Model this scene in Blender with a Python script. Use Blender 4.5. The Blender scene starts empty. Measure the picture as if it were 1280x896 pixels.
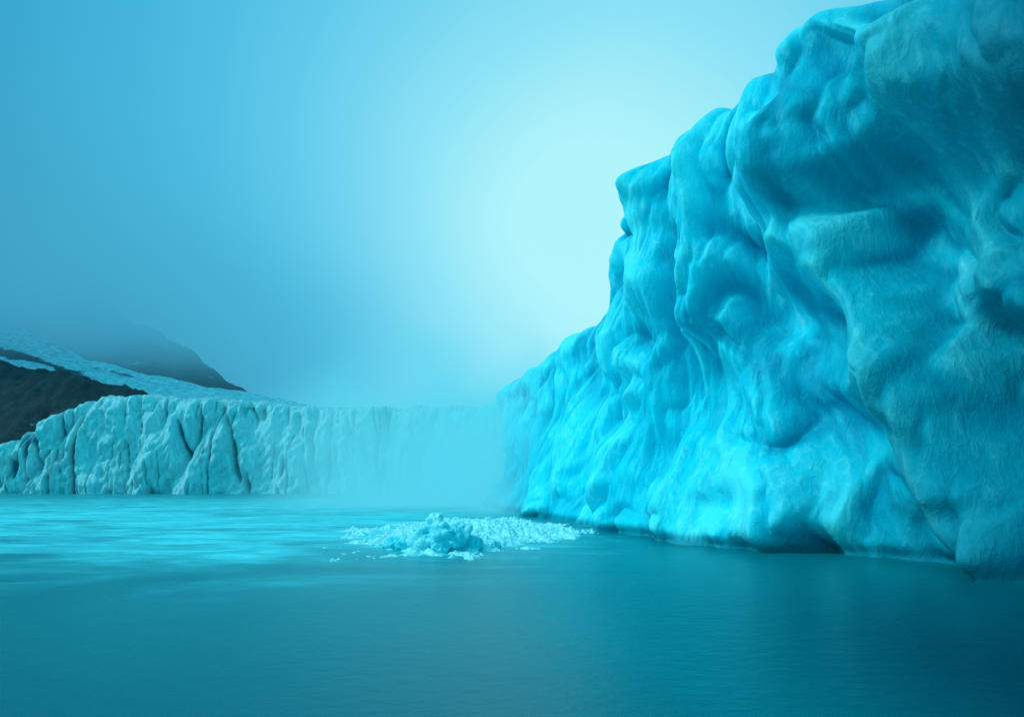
import bpy, math, bmesh
import numpy as np
from mathutils import Vector
rng=np.random.RandomState(7)
scene=bpy.context.scene
# ------------------------------------------------------------ noise helpers
_perm=rng.permutation(256); _perm=np.concatenate([_perm,_perm,_perm])
_g=rng.normal(size=(256,3)); _g/=np.linalg.norm(_g,axis=1)[:,None]
def perlin(x,y,z):
    x,y,z=np.broadcast_arrays(x,y,z)
    xi=np.floor(x).astype(int);yi=np.floor(y).astype(int);zi=np.floor(z).astype(int)
    xf=x-xi;yf=y-yi;zf=z-zi
    xi&=255;yi&=255;zi&=255
    f=lambda t:t*t*t*(t*(t*6-15)+10)
    u,v,w=f(xf),f(yf),f(zf)
    def gr(a,b,c):
        h=_perm[_perm[_perm[(xi+a)&255]+((yi+b)&255)]+((zi+c)&255)]
        g=_g[h&255]
        return g[...,0]*(xf-a)+g[...,1]*(yf-b)+g[...,2]*(zf-c)
    x00=gr(0,0,0)*(1-u)+gr(1,0,0)*u; x10=gr(0,1,0)*(1-u)+gr(1,1,0)*u
    x01=gr(0,0,1)*(1-u)+gr(1,0,1)*u; x11=gr(0,1,1)*(1-u)+gr(1,1,1)*u
    return ((x00*(1-v)+x10*v)*(1-w)+(x01*(1-v)+x11*v)*w)*1.6
def fbm(x,y,z,o=4,g=0.5):
    s=0;a=1;t=0
    for i in range(o):
        s=s+a*perlin(x*2**i+i*13.7,y*2**i+i*5.1,z*2**i+i*9.3);t+=a;a*=g
    return s/t
def sstep(a,b,x):
    t=np.clip((x-a)/(b-a),0,1);return t*t*(3-2*t)
def sabs(x,e): return np.sqrt(x*x+e*e)-e
def catmull(P,n_per):
    P=np.array(P,float);Q=np.vstack([2*P[0]-P[1],P,2*P[-1]-P[-2]]);out=[]
    for i in range(1,len(Q)-2):
        t=np.linspace(0,1,n_per,endpoint=False)[:,None]
        a,b,c,d=Q[i-1],Q[i],Q[i+1],Q[i+2]
        out.append(0.5*((2*b)+(-a+c)*t+(2*a-5*b+4*c-d)*t*t+(-a+3*b-3*c+d)*t**3))
    out.append(P[-1:]);return np.vstack(out)
def grid_mesh(name,co,mat,attrs=None,flip=False):
    r,c,_=co.shape
    idx=np.arange(r*c).reshape(r,c)
    q=np.stack([idx[:-1,:-1],idx[:-1,1:],idx[1:,1:],idx[1:,:-1]],-1).reshape(-1,4)
    if flip:q=q[:,::-1]
    me=bpy.data.meshes.new(name)
    me.vertices.add(r*c);me.vertices.foreach_set('co',co.reshape(-1).astype(np.float32))
    n=len(q)
    me.loops.add(n*4);me.loops.foreach_set('vertex_index',q.reshape(-1).astype(np.int32))
    me.polygons.add(n);me.polygons.foreach_set('loop_start',np.arange(0,n*4,4,dtype=np.int32))
    me.polygons.foreach_set('use_smooth',np.ones(n,bool))
    me.update(calc_edges=True);me.validate()
    for k,v in (attrs or {}).items():
        a=me.attributes.new(k,'FLOAT','POINT');a.data.foreach_set('value',v.reshape(-1).astype(np.float32))
    me.materials.append(mat)
    ob=bpy.data.objects.new(name,me);scene.collection.objects.link(ob);return ob
# ------------------------------------------------------------ node helpers
class N:
    def __init__(s,tree): s.t=tree;s.n=tree.nodes;s.l=tree.links
    def new(s,typ,**k):
        nd=s.n.new(typ)
        for a,b in k.items(): setattr(nd,a,b)
        return nd
    def set(s,sock,v):
        if hasattr(v,'is_output'): s.l.new(v,sock)
        else: sock.default_value=v
    def math(s,op,a,b=0.0,c=None,clamp=False):
        m=s.new('ShaderNodeMath',operation=op);m.use_clamp=clamp
        s.set(m.inputs[0],a);s.set(m.inputs[1],b)
        if c is not None:s.set(m.inputs[2],c)
        return m.outputs[0]
    def mapr(s,v,a,b,c=0.0,d=1.0,smooth=True):
        m=s.new('ShaderNodeMapRange');m.interpolation_type='SMOOTHSTEP' if smooth else 'LINEAR'
        s.set(m.inputs[0],v)
        for i,x in enumerate((a,b,c,d)): s.set(m.inputs[1+i],x)
        return m.outputs[0]
    def mix(s,f,a,b,bt='MIX'):
        m=s.new('ShaderNodeMix',data_type='RGBA',blend_type=bt)
        s.set(m.inputs[0],f);s.set(m.inputs[6],a if hasattr(a,'is_output') else (*a,1))
        s.set(m.inputs[7],b if hasattr(b,'is_output') else (*b,1));return m.outputs[2]
    def noise(s,vec,scale,detail=4,rough=.5,dist=0.0):
        m=s.new('ShaderNodeTexNoise');s.l.new(vec,m.inputs['Vector'])
        m.inputs['Scale'].default_value=scale;m.inputs['Detail'].default_value=detail
        m.inputs['Roughness'].default_value=rough;m.inputs['Distortion'].default_value=dist
        return m.outputs['Fac']
    def mapping(s,vec,scale=(1,1,1),rot=(0,0,0),loc=(0,0,0)):
        m=s.new('ShaderNodeMapping');s.l.new(vec,m.inputs['Vector'])
        m.inputs['Scale'].default_value=scale;m.inputs['Rotation'].default_value=rot;m.inputs['Location'].default_value=loc
        return m.outputs[0]
    def bump(s,h,strength,dist,normal=None):
        m=s.new('ShaderNodeBump');s.l.new(h,m.inputs['Height']);m.inputs['Strength'].default_value=strength
        m.inputs['Distance'].default_value=dist
        if normal is not None:s.l.new(normal,m.inputs['Normal'])
        return m.outputs[0]
def material(name):
    m=bpy.data.materials.new(name);m.use_nodes=True
    n=N(m.node_tree);n.n.clear()
    out=n.new('ShaderNodeOutputMaterial');return m,n,out
def pos(n): return n.new('ShaderNodeNewGeometry').outputs['Position']
def attr(n,name): return n.new('ShaderNodeAttribute',attribute_name=name).outputs['Fac']
# ------------------------------------------------------------ materials
def blue_ice():
    m,n,out=material('blue_glacier_ice')
    p=pos(n);sep=n.new('ShaderNodeSeparateXYZ');n.l.new(p,sep.inputs[0])
    b=n.new('ShaderNodeBsdfPrincipled')
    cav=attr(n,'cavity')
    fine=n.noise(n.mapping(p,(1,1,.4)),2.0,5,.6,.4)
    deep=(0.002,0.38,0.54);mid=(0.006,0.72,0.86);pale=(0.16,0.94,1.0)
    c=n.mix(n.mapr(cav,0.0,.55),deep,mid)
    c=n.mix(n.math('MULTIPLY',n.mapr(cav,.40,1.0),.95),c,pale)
    base_glow=n.math('MULTIPLY',n.mapr(sep.outputs['Y'],35.0,45.0),n.mapr(sep.outputs['Z'],22.0,7.0))
    c=n.mix(n.math('MULTIPLY',base_glow,.55),c,(0.002,.84,.98))  # glow on the lower cliff, painted into the ice colour
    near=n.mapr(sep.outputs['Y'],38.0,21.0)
    c=n.mix(n.math('MULTIPLY',near,.90),c,(0.0,0.15,0.23))  # shade of the near, overhanging wall put into the ice colour
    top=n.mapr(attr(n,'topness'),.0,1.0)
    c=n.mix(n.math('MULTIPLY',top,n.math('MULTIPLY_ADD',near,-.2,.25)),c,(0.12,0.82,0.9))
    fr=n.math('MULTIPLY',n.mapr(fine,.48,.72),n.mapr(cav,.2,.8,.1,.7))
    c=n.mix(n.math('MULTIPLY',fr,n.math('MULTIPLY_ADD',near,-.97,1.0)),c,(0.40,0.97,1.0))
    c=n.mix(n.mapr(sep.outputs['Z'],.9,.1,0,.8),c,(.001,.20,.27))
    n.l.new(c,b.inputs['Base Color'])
    pit=n.noise(p,6.0,2,.6)
    b1=n.bump(fine,.6,.24);b2=n.bump(pit,.35,.045,b1)
    n.l.new(b2,b.inputs['Normal'])
    n.l.new(n.mapr(fine,.3,.7,.34,.52),b.inputs['Roughness'])
    b.inputs['IOR'].default_value=1.31
    n.l.new(n.math('MULTIPLY_ADD',near,-.28,.5),b.inputs['Specular IOR Level'])
    b.inputs['Specular Tint'].default_value=(.4,.95,1,1)
    n.l.new(b.outputs[0],out.inputs[0]);return m
def far_ice():
    m,n,out=material('weathered_glacier_ice')
    p=pos(n);b=n.new('ShaderNodeBsdfPrincipled')
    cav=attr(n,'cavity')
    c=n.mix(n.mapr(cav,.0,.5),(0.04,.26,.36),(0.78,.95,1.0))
    st=n.noise(n.mapping(p,(1,1,.22)),.35,6,.65,.8)
    c=n.mix(n.mapr(st,.48,.72,0,.4),c,(0.36,.72,.86))
    dirt=n.noise(n.mapping(p,(1,1,.12)),.9,6,.7)
    c=n.mix(n.mapr(dirt,.56,.70,0,.5),c,(.09,.30,.40))
    n.l.new(c,b.inputs['Base Color'])
    n.l.new(n.bump(n.noise(n.mapping(p,(1,1,.4)),.8,6,.75,.5),1.0,1.6),b.inputs['Normal'])
    b.inputs['Roughness'].default_value=.65
    n.l.new(b.outputs[0],out.inputs[0]);return m
def snow_rock(name,lo,hi,rockc=(.014,.03,.042)):
    m,n,out=material(name)
    p=pos(n);b=n.new('ShaderNodeBsdfPrincipled')
    s=attr(n,'snow')
    nz=n.noise(n.mapping(p,(1,.5,1.6)),.06,8,.68,.6)
    f=n.mapr(n.math('ADD',s,n.math('MULTIPLY',n.math('SUBTRACT',nz,.5),1.6)),lo,hi)
    rk=n.mix(n.mapr(n.noise(p,.25,5,.7),.3,.7),rockc,tuple(x*2.4 for x in rockc))
    sn=n.mix(n.mapr(n.noise(p,.35,6,.75),.4,.62),(.36,.64,.74),(.75,.93,.97))
    n.l.new(n.mix(f,rk,sn),b.inputs['Base Color'])
    n.l.new(n.bump(n.noise(p,.5,6,.75),.9,1.6),b.inputs['Normal'])
    b.inputs['Roughness'].default_value=.8
    n.l.new(b.outputs[0],out.inputs[0]);return m
def water_mat():
    m,n,out=material('glacial_water')
    p=pos(n);sep=n.new('ShaderNodeSeparateXYZ');n.l.new(p,sep.inputs[0])
    X,Y=sep.outputs['X'],sep.outputs['Y']
    b=n.new('ShaderNodeBsdfPrincipled')
    st=n.noise(n.mapping(p,(.045,.09,1)),1.0,5,.6,1.2)
    st2=n.noise(n.mapping(p,(.2,.5,1)),1.0,5,.65,1.0)
    yy=n.math('ADD',Y,n.math('MULTIPLY',n.math('SUBTRACT',st,.5),34.0))
    reg=n.math('MULTIPLY',n.mapr(yy,20,44),n.mapr(X,9,-9))
    far=n.mapr(Y,170,85,.25,1)
    f=n.math('MULTIPLY',n.math('MULTIPLY',reg,far),n.math('ADD',n.mapr(st,.28,.60,.15,.55),n.mapr(st2,.38,.66,0,.55)),clamp=True)
    q=n.mapping(p,(1/11,1/19,0),(0,0,0),(3.5/11,-48/19,0))
    ln=n.new('ShaderNodeVectorMath',operation='LENGTH');n.l.new(q,ln.inputs[0])
    fo=n.math('MULTIPLY',n.mapr(n.math('ADD',ln.outputs['Value'],n.math('MULTIPLY',n.math('SUBTRACT',st2,.5),1.6)),1.1,.3),.85)
    f=n.math('MAXIMUM',f,fo)
    dk=n.math('MULTIPLY',n.mapr(X,0,11),n.mapr(Y,34,12))  # cliff's shade and dark reflection painted into the water colour
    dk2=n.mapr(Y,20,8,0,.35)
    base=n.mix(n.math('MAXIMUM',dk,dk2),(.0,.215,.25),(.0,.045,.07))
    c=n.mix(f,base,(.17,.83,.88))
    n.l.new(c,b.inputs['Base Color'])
    n.l.new(n.mapr(f,0,1,.30,.6),b.inputs['Roughness'])
    b.inputs['IOR'].default_value=1.33
    b.inputs['Specular IOR Level'].default_value=.42
    b.inputs['Specular Tint'].default_value=(.25,1,1,1)
    r1=n.noise(n.mapping(p,(1.6,3.0,1)),1.0,4,.6,.3)
    r2=n.noise(n.mapping(p,(.25,.6,1)),1.0,2,.5)
    n.l.new(n.bump(r1,.36,.09,n.bump(r2,.14,.2)),b.inputs['Normal'])
    n.l.new(b.outputs[0],out.inputs[0]);return m
def brash_mat():
    m,n,out=material('brash_ice')
    p=pos(n);b=n.new('ShaderNodeBsdfPrincipled')
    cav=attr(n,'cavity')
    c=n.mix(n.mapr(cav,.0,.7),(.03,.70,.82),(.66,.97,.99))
    n.l.new(c,b.inputs['Base Color'])
    n.l.new(n.bump(n.noise(p,7,4,.7),.7,.07),b.inputs['Normal'])
    b.inputs['Roughness'].default_value=.4
    n.l.new(b.outputs[0],out.inputs[0]);return m
M_blue=blue_ice();M_far=far_ice();M_water=water_mat();M_brash=brash_mat()

# ------------------------------------------------------------ near glacier cliff
C=[(31,-22,34,-22,38),(28,-6,31,-6,37),(25,8,28,9,36),(21.6,18,25,18,35),(20.2,24.4,23,25,33.2),(18.4,31,20.7,31.5,31.2),
   (14.6,37,16.6,38,31.2),(10.6,42,13.1,43.5,29.6),(6.8,50,10.9,49,29.2),(4.2,57,10.0,54,28.2),(3.4,61,9.8,58,22.6),
   (1.8,70,8,66,21.4),(-3.5,95,.8,95,20.4),(-10,130,-6,130,20),(-28,178,-22,178,23)]
cc=catmull(C,60)
mid=(cc[:,:2]+cc[:,2:4])/2
sl=np.concatenate([[0],np.cumsum(np.linalg.norm(np.diff(mid,axis=0),axis=1))])
Ym=mid[:,1];dens=np.where(Ym<14,.35,np.where(Ym<62,.055,np.where(Ym<100,.14,.4)))
w=np.concatenate([[0],np.cumsum(np.diff(sl)/dens[1:])])
ncol=int(w[-1]);s=np.interp(np.linspace(0,w[-1],ncol),w,sl)
col=np.stack([np.interp(s,sl,cc[:,i]) for i in range(5)],1)
Yc=np.interp(s,sl,Ym)
tx=np.gradient(np.interp(s,sl,mid[:,0]),s);ty=np.gradient(np.interp(s,sl,mid[:,1]),s)
def smooth(a,sg):
    ss=np.arange(0,s[-1],.25);b=np.interp(ss,s,a);kk=np.exp(-.5*(np.arange(-60,61)*.25/sg)**2);kk/=kk.sum()
    b=np.convolve(np.pad(b,60,'edge'),kk,'valid');return np.interp(s,ss,b)
tx=smooth(tx,3);ty=smooth(ty,3);L=np.hypot(tx,ty);nx,ny=-ty/L,tx/L   # outward = toward open water
zt=col[:,4]+.9*fbm(s/6,.3,.7,3)+1.6*(sabs(perlin(s/2.8,4.1,.2),.03)-.3)
nrow=480;v=np.linspace(0,1,nrow)[:,None]
Z=-1.5+(zt[None,:]+1.5)*v
S=np.broadcast_to(s,(nrow,ncol));YY=np.broadcast_to(Yc,(nrow,ncol))
h=np.clip(Z/zt,0,1)
bx,by,txx,tyy=[np.broadcast_to(col[:,i],Z.shape) for i in range(4)]
t=np.clip(.55*(1-np.exp(-np.clip(Z,0,99)/4.5))+.45*h,0,1)
PX=bx+(txx-bx)*t;PY=by+(tyy-by)*t
nearw=sstep(46,36,YY)
sh=S-.38*Z*nearw
wx=fbm(S/6,Z/7,3.3,3)*2.8;wz=fbm(S/6,Z/7,8.8,3)*3.2
big=fbm((sh+wx)/9,Z/12,1.2,2)*3.8
fl1=sabs(perlin((sh+wx)/5.6,(Z+wz)/11,5.5),.05)*4.4-1.0
fl2=sabs(perlin((sh+wx*.8)/2.7,(Z+wz)/4.6,7.5),.05)*2.2-.45
fl3=sabs(perlin((sh+wx*.7)/1.25,(Z+wz*.6)/2.6,9.5),.06)*.72-.15
fl4=sabs(perlin((sh+wx*.5)/.5,(Z+wz*.5)/1.5,2.5),.08)*.17
dr=fbm((S+wx*.4)/.60,Z/6.5,14.4,3)*.34
mask2=sstep(-.35,.35,perlin(S/6,Z/7,21.))
m3=sstep(-.2,.4,perlin(S/4,Z/5,31.))
m4=sstep(34,46,YY)
D=big+fl1*.75+fl2*(.5+.5*mask2)+fl3*(.4+.6*m3)+fl4*(.25+.6*m3+.3*m4)+dr*(.12+.88*m4)
def y2s(y): return np.interp(y,Ym,sl)
def ridge(pts,r,amp,under=1.0,ex=2.4):
    global D
    best=np.full(Z.shape,1e9)
    P=[(y2s(y),z) for y,z in pts]
    if len(P)==1:P=P*2
    X0=S+wx*.3;Z0=Z+wz*.3
    for (a,b),(c,d) in zip(P[:-1],P[1:]):
        dx,dz=c-a,d-b;l2=dx*dx+dz*dz+1e-9
        q=np.clip(((X0-a)*dx+(Z0-b)*dz)/l2,0,1)
        ddx=X0-(a+q*dx);ddz=Z0-(b+q*dz)
        dd=np.hypot(ddx,ddz*np.where(ddz<0,under,1.0));best=np.minimum(best,dd)
    D=D+amp*np.exp(-(best/r)**ex)
ridge([(34.5,21.5),(31,23),(27,22),(23,19)],4.2,3.8,2.0,3.4)
ridge([(35.5,28.5),(36.8,22.7),(35.7,18),(31.8,12.5),(29,5.5),(25.5,1.5)],1.9,2.0)
ridge([(42.5,25.7),(42,18.5),(41.3,14.6),(38.5,11.4),(37,5.9),(36,1.7)],1.6,1.7)
ridge([(41.8,14.4)],1.7,1.2,1.8)
ridge([(47.5,26.5),(46,20),(46.5,11),(48,4)],1.6,1.5)
ridge([(38.6,1.0)],1.3,1.2);ridge([(40.2,3.4)],1.2,1.1,1.6);ridge([(36,1.2)],1.4,.9)
ridge([(33.5,9)],1.5,1.1,1.6);ridge([(38.8,21)],1.4,.9,1.6)
ridge([(31.5,16.5),(28.5,11.5),(24.8,8)],1.5,-2.2)
ridge([(39.5,24),(39.3,17),(37.5,13.5)],1.3,-1.6)
ridge([(44.5,22),(44,15),(43,8)],.9,-.9)
ridge([(29.5,9),(27,4)],1.3,1.0,1.5);ridge([(27.5,13),(25,10)],1.5,1.2,1.6)
D=D-.5*np.exp(-((Z-.1)/.5)**2)
farw=sstep(52,64,YY)
D=D*(1-.35*farw)
top=np.clip((zt-Z)/3.2,0,1)
back=(1-np.sqrt(np.clip(1-(1-top)**2,0,1)))*2.6
D2=D*(.35+.65*sstep(0,1,top))-back
NX=np.broadcast_to(nx,Z.shape);NY=np.broadcast_to(ny,Z.shape)
co=np.stack([PX+NX*D2,PY+NY*D2,Z],-1)
nb=70;bk=(np.linspace(0,1,nb+1)[1:]**1.8*60)[:,None]
e=co[-1]
Sb=np.broadcast_to(s,(nb,ncol))
pz=zt[None]+np.minimum(bk*.10,5)+(fbm(Sb/5,bk/5,44.,4)*1.6+fbm(Sb/1.3,bk/1.3,41.,3)*.25)*sstep(0,3,bk)
pl=np.stack([e[None,:,0]-nx*bk,e[None,:,1]-ny*bk,pz],-1)
allco=np.concatenate([co,pl],0)
cav=np.clip(.46+ (fl1*.28+fl2*.45+fl3*.7+fl4*1.0+dr*.7*m4+big*.06),0,1)
cav=np.concatenate([cav,np.full((nb,ncol),.8)],0)
tp=np.concatenate([sstep(.35,0,(zt-Z)/8),np.ones((nb,ncol))],0)
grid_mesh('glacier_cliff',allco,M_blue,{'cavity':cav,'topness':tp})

# ------------------------------------------------------------ far glacier front
X=np.arange(-330,12,.25)
Yb=186+8*fbm(X/45,.2,.9,3)-10*sstep(-40,10,X)+12*sstep(-150,-240,X)
ztf=np.interp(X,[-330,-200,-172,-153,-142,-129,-104,-80,-56,-40,-9,12],[4,5,8,16,23,30,29,28,26,26.5,25.5,25])+1.0*fbm(X/9,2.2,.3,4)+1.3*fbm(X/1.5,2.2,.3,2)
nr=120;v=np.linspace(0,1,nr)[:,None];Zf=-1+(ztf+1)*v
XX=np.broadcast_to(X,Zf.shape)
wf=fbm(XX/14,Zf/22,1.5,3)*5
lean=.24*Zf
a1=sabs(perlin((XX+wf-.4*Zf)/15,Zf/50,3.1),.01)*12
a2=(1-sabs(perlin((XX+wf*.6+.2*Zf)/6.5,Zf/34,6.1),.01)*2)*-3.2
a3=fbm((XX+wf*.4)/2.4,Zf/12,9.1,4)*2.0+np.abs(perlin((XX-.6*Zf)/4,Zf/6,19.1))*1.6
crk=np.exp(-(perlin((XX+wf*.25)/6.5,Zf/60,12.4)/.045)**2)*sstep(-.4,.0,perlin(XX/10,Zf/22,15.))
crk2=np.exp(-(perlin((XX+wf*.3)/2.6,Zf/40,22.4)/.07)**2)*sstep(-.2,.15,perlin(XX/7,Zf/12,25.))
crk=np.maximum(crk,.6*crk2)
Df=(a1*.7+a2*.85+a3)*(1-.25*sstep(.8,1,Zf/ztf))-crk*3.6
topf=np.clip((ztf-Zf)/2.0,0,1)
cof=np.stack([XX,Yb-Df+lean+(1-topf)**2*1.0,Zf],-1)
nbf=50;bk=(np.linspace(0,1,nbf+1)[1:]**1.6*45)[:,None]
ef=cof[-1];Xb=np.broadcast_to(X,(nbf,len(X)))
plf=np.stack([Xb,ef[None,:,1]+bk,ztf+bk*.07+fbm(Xb/6,bk/6,3.3,5)*2.4*sstep(0,4,bk)],-1)
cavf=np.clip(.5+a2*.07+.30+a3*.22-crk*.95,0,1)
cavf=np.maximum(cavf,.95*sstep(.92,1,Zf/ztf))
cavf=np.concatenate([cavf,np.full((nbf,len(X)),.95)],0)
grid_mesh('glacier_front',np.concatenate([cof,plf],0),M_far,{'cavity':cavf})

# ------------------------------------------------------------ snow slope, rocky hill, mountain
def hf(name,x0,x1,y0,y1,step,fn,mat):
    xs=np.arange(x0,x1,step);ys=np.arange(y0,y1,step);GX,GY=np.meshgrid(xs,ys)
    z,sn=fn(GX,GY)
    return grid_mesh(name,np.stack([GX,GY,z],-1),mat,{'snow':sn})
def slope(x,y):
    sk=np.interp(x,[-700,-400,-262,-221,-170,-127,-90,0,200],[150,112,84,67,54,47,41,36,36])
    t_=np.clip((y-205)/115,0,1)-.6*np.clip((y-325)/95,0,1)
    z=14+(sk-14)*t_+fbm(x/30,y/30,1.1,5,.5)*4.5*sstep(0,-120,x-40)+fbm(x/5,y/5,4.1,3)*.8
    sn=.85+0*x-.85*np.exp(-((x+240)/45)**2-((y-300)/6)**2)-.6*np.exp(-((x+200)/28)**2-((y-312)/4)**2)
    return z,sn
hf('snow_slope',-600,220,200,420,1.6,slope,snow_rock('snowfield',.25,.42))
def rock(x,y):
    rx=np.interp(x,[-400,-260,-188,-160,-135,-118,-100],[82,68,53,48,41,34,10])
    d=np.abs(y-236+(x+188)*.12)
    z=rx-d*.95-4+fbm(x/16,y/16,2.1,6,.55)*7
    return z,.14+.35*fbm(x/20,y/20,7.1,3)
hf('rocky_hill',-420,-90,200,280,.9,rock,snow_rock('dark_rock',.45,.62,(.006,.014,.021)))
def mount(x,y):
    x=x+36
    sk=np.interp(x,[-800,-500,-400,-322,-270,-225,-190,-165,-120,0],[160,160,155,140,132,108,82,66,30,0])
    z=sk-np.abs(y-455)*.55+fbm(x/50,y/50,5.1,7,.55)*22+6
    return z,.24+.5*fbm(x/25,y/25,8.1,3)
hf('mountain',-800,0,360,600,2.2,mount,snow_rock('misty_rock',.42,.62,(.006,.013,.02)))

# ------------------------------------------------------------ water
xs=np.array([-3000,-400,0,400,3000.]);ys=np.array([-2000,-100,100,400,4000.])
GX,GY=np.meshgrid(xs,ys);grid_mesh('water',np.stack([GX,GY,0*GX],-1),M_water)

# ------------------------------------------------------------ brash ice + floating chunk
xs=np.arange(-26,12,.06);ys=np.arange(29,76,.09);GX,GY=np.meshgrid(xs,ys)
ex=((GX+3.4+fbm(GX/4,GY/4,.5,3))/(9.6+1.4*fbm(GX/3,GY/3,.5,3)))**2+((GY-48)/17.5)**2
ex=ex+1.4*fbm(GX/2.4,GY/4.5,3.5,6,.65)
ms=sstep(1.3,-.2,ex)
bl=(1-np.abs(perlin(GX/.55,GY/.7,1.1))*1.6)
lump=fbm(GX/.8,GY/1.1,2.7,5,.72)
Zb=-.21+ms*(.25+.72*np.clip(lump+.20,0,2)+.12*bl)+ms*.60*np.exp(-((GX+4.0)/2.8)**2-((GY-37)/2.8)**2)+ms*.45*np.exp(-((GX+1)/5)**2-((GY-50)/8)**2)
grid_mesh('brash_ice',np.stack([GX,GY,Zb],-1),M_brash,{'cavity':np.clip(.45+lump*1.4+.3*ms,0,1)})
def chunk(name,blobs,seed):
    me=bpy.data.meshes.new(name);bm=bmesh.new()
    for (x,y,z,rx,ry,rz) in blobs:
        x+=.7
        r=bmesh.ops.create_icosphere(bm,subdivisions=5,radius=1)
        vs=r['verts'];P=np.array([vv.co[:] for vv in vs])
        Q=P*[rx,ry,rz*1.35]+[x,y,z*1.35]
        d=fbm(Q[:,0]/.9,Q[:,1]/.9,Q[:,2]/.9+seed,5,.6)*1.1+(sabs(perlin(Q[:,0]/.5,Q[:,1]/.5,Q[:,2]/.5+seed),.02)-.2)*.5
        Q=Q+P*(d*min(rx,rz)*.9)[:,None]
        for vv,q in zip(vs,Q): vv.co=q
    for f in bm.faces:f.smooth=True
    bm.to_mesh(me);bm.free()
    a=me.attributes.new('cavity','FLOAT','POINT')
    zz=np.zeros(len(me.vertices)*3);me.vertices.foreach_get('co',zz);zz=zz.reshape(-1,3)
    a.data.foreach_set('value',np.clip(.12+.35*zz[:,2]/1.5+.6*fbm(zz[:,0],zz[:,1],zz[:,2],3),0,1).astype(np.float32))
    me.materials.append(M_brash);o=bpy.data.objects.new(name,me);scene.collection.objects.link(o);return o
chunk('floating_ice_chunk',[(-4.5,35.2,.35,1.1,.9,.8),(-5.15,35.5,.85,.6,.55,.7),(-3.8,35.3,.55,.75,.7,.6),(-5.8,35.2,.3,.8,.6,.5),
    (-3.0,35.6,.2,.7,.6,.4),(-6.7,35.9,.2,.8,.6,.42),(-4.7,34.6,.15,.6,.4,.4),(-7.6,36.6,.15,.7,.6,.35),(-2.0,36.4,.15,.6,.6,.28)],3.3)

# ------------------------------------------------------------ fog and mist (absorbing volumes whose own emission stands in for scattered light)
def vol_box(name,lo,hi,mat):
    me=bpy.data.meshes.new(name);bm=bmesh.new();bmesh.ops.create_cube(bm,size=1)
    for vv in bm.verts: vv.co=[lo[i]+(vv.co[i]+.5)*(hi[i]-lo[i]) for i in range(3)]
    bm.to_mesh(me);bm.free();me.materials.append(mat)
    o=bpy.data.objects.new(name,me);scene.collection.objects.link(o);return o
def vol_mat(name,build,step):
    m,n,out=material(name)
    d,c=build(n)
    ab=n.new('ShaderNodeVolumeAbsorption');ab.inputs['Color'].default_value=(0,0,0,1);n.set(ab.inputs['Density'],d)
    em=n.new('ShaderNodeEmission');n.set(em.inputs['Color'],c);n.set(em.inputs['Strength'],d)
    ad=n.new('ShaderNodeAddShader');n.l.new(ab.outputs[0],ad.inputs[0]);n.l.new(em.outputs[0],ad.inputs[1])
    n.l.new(ad.outputs[0],out.inputs['Volume'])
    m.cycles.volume_step_rate=step;return m
def bank(n):
    p=pos(n);sep=n.new('ShaderNodeSeparateXYZ');n.l.new(p,sep.inputs[0])
    nz=n.noise(n.mapping(p,(1,1,1.6)),.012,2,.5)
    zz=n.math('ADD',sep.outputs['Z'],n.math('MULTIPLY',n.math('SUBTRACT',nz,.5),55.0))
    d=n.math('MULTIPLY',n.mapr(zz,48,118),.032)
    d=n.math('ADD',d,.0012)
    d=n.math('MULTIPLY',d,n.mapr(sep.outputs['Z'],215,90))
    xr=n.mapr(sep.outputs['X'],-10,-330,0,1)
    d=n.math('MULTIPLY',d,n.math('POWER',xr,1.7))
    c=n.mix(n.mapr(sep.outputs['X'],-320,-110,0,1,False),(.032,.24,.42),(.075,.52,.76))  # fog emission brightens toward the cliff, imitating the sun behind it
    return d,c
vol_box('fog_bank',(-700,216,2),(0,620,218),vol_mat('fog',bank,1.0))
MC=(-10,98,1);MR=(58,62,44)
def mist(n):
    p=pos(n);sep=n.new('ShaderNodeSeparateXYZ');n.l.new(p,sep.inputs[0])
    q=n.mapping(p,tuple(1/r for r in MR),(0,0,0),tuple(-c/r for c,r in zip(MC,MR)))
    ln=n.new('ShaderNodeVectorMath',operation='LENGTH');n.l.new(q,ln.inputs[0])
    nz=n.noise(p,.075,3,.62,.5)
    e=n.math('ADD',ln.outputs['Value'],n.math('MULTIPLY',nz,.85))
    d=n.math('MULTIPLY',n.mapr(e,1.0,.25),.20)
    return d,n.mix(n.mapr(sep.outputs['Z'],0,26),(.085,.66,.87),(.10,.70,.88))
vol_box('mist',(MC[0]-MR[0],MC[1]-MR[1],.05),(MC[0]+MR[0],MC[1]+MR[1],MC[2]+MR[2]),vol_mat('mist',mist,.8))

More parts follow.
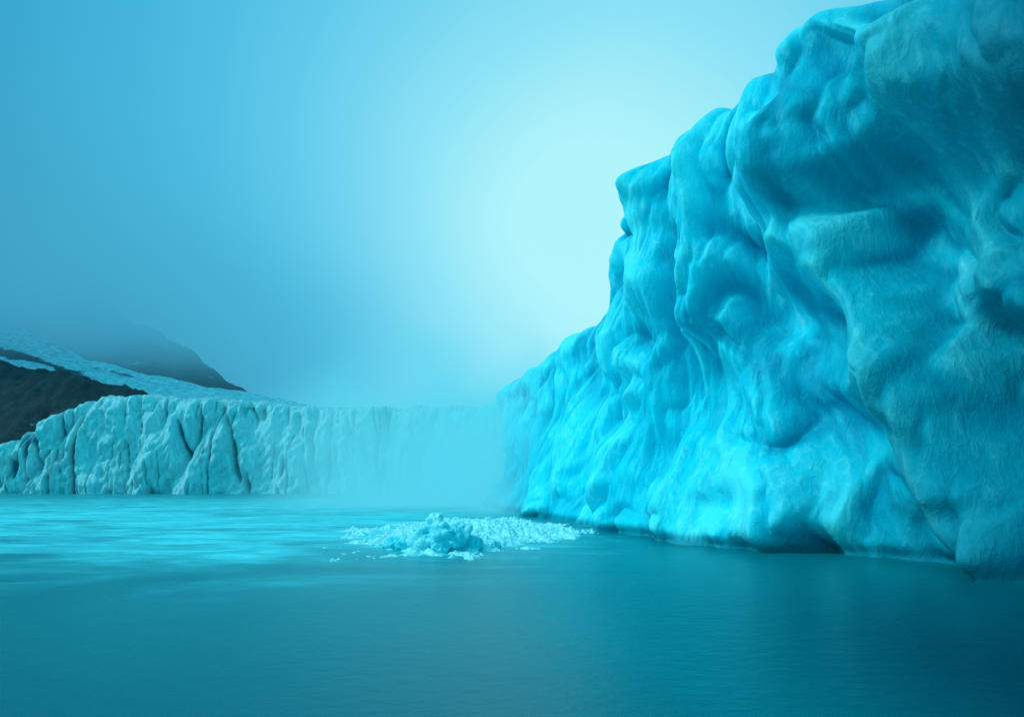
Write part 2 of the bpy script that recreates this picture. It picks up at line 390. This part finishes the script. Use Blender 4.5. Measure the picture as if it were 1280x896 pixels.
# ------------------------------------------------------------ world: overcast polar sky, sun hidden in cloud
sun_az=(.15,1,.38)
w=bpy.data.worlds.new('World');scene.world=w;w.use_nodes=True
n=N(w.node_tree);n.n.clear();out=n.new('ShaderNodeOutputWorld')
tc=n.new('ShaderNodeTexCoord').outputs['Generated']
nv=n.new('ShaderNodeVectorMath',operation='NORMALIZE');n.l.new(tc,nv.inputs[0])
l=math.sqrt(sum(a*a for a in sun_az))
dt=n.new('ShaderNodeVectorMath',operation='DOT_PRODUCT');n.l.new(nv.outputs[0],dt.inputs[0]);dt.inputs[1].default_value=[a/l for a in sun_az]
nz=n.noise(nv.outputs[0],1.6,2,.5)
v_=n.math('ADD',dt.outputs['Value'],n.math('MULTIPLY',n.math('SUBTRACT',nz,.5),.04))
r=n.new('ShaderNodeValToRGB');n.l.new(n.mapr(v_,-1,1,0,1,False),r.inputs[0])
cr=r.color_ramp;cr.interpolation='LINEAR'
st=[(0.0,(.03,.80,.99)),(.50,(.03,.78,.97)),(.66,(.025,.52,.72)),(.78,(.016,.26,.46)),(.85,(.034,.35,.58)),(.90,(.060,.45,.70)),(.925,(.082,.51,.75)),(.95,(.125,.59,.81)),(.97,(.19,.67,.86)),(.985,(.27,.76,.90)),(1.0,(.44,.90,.95))]  # low stops: unseen sky behind the camera, raised to fill cliff and far wall
cr.elements[0].position=0;cr.elements[0].color=(*st[0][1],1);cr.elements[1].position=1;cr.elements[1].color=(*st[-1][1],1)
for p_,c_ in st[1:-1]:
    e_=cr.elements.new(p_);e_.color=(*c_,1)
bg=n.new('ShaderNodeBackground');n.l.new(r.outputs[0],bg.inputs[0]);bg.inputs[1].default_value=1.0
sky=n.new('ShaderNodeTexSky',sky_type='NISHITA');sky.sun_disc=False
sky.sun_elevation=math.radians(43);sky.sun_rotation=math.radians(-99)
bg2=n.new('ShaderNodeBackground');n.l.new(n.mix(1.0,sky.outputs[0],(.02,.5,.8),'MULTIPLY'),bg2.inputs[0]);bg2.inputs[1].default_value=.01
ad=n.new('ShaderNodeAddShader');n.l.new(bg.outputs[0],ad.inputs[0]);n.l.new(bg2.outputs[0],ad.inputs[1]);n.l.new(ad.outputs[0],out.inputs[0])
sd=bpy.data.lights.new('sun','SUN');sd.energy=1.5;sd.angle=math.radians(14);sd.color=(.5,.95,1)
so=bpy.data.objects.new('sun',sd);scene.collection.objects.link(so)
so.rotation_euler=Vector((-.70,-.14,.70)).to_track_quat('Z','Y').to_euler()
# ------------------------------------------------------------ camera
cd=bpy.data.cameras.new('camera');cd.lens=22;cd.sensor_width=36;cd.shift_y=.119;cd.clip_end=6000
cam=bpy.data.objects.new('camera',cd);scene.collection.objects.link(cam);cam.location=(0,0,4);cam.rotation_euler=(math.radians(90),0,0)
scene.camera=cam
scene.view_settings.view_transform='Standard';scene.view_settings.look='None';scene.view_settings.exposure=0
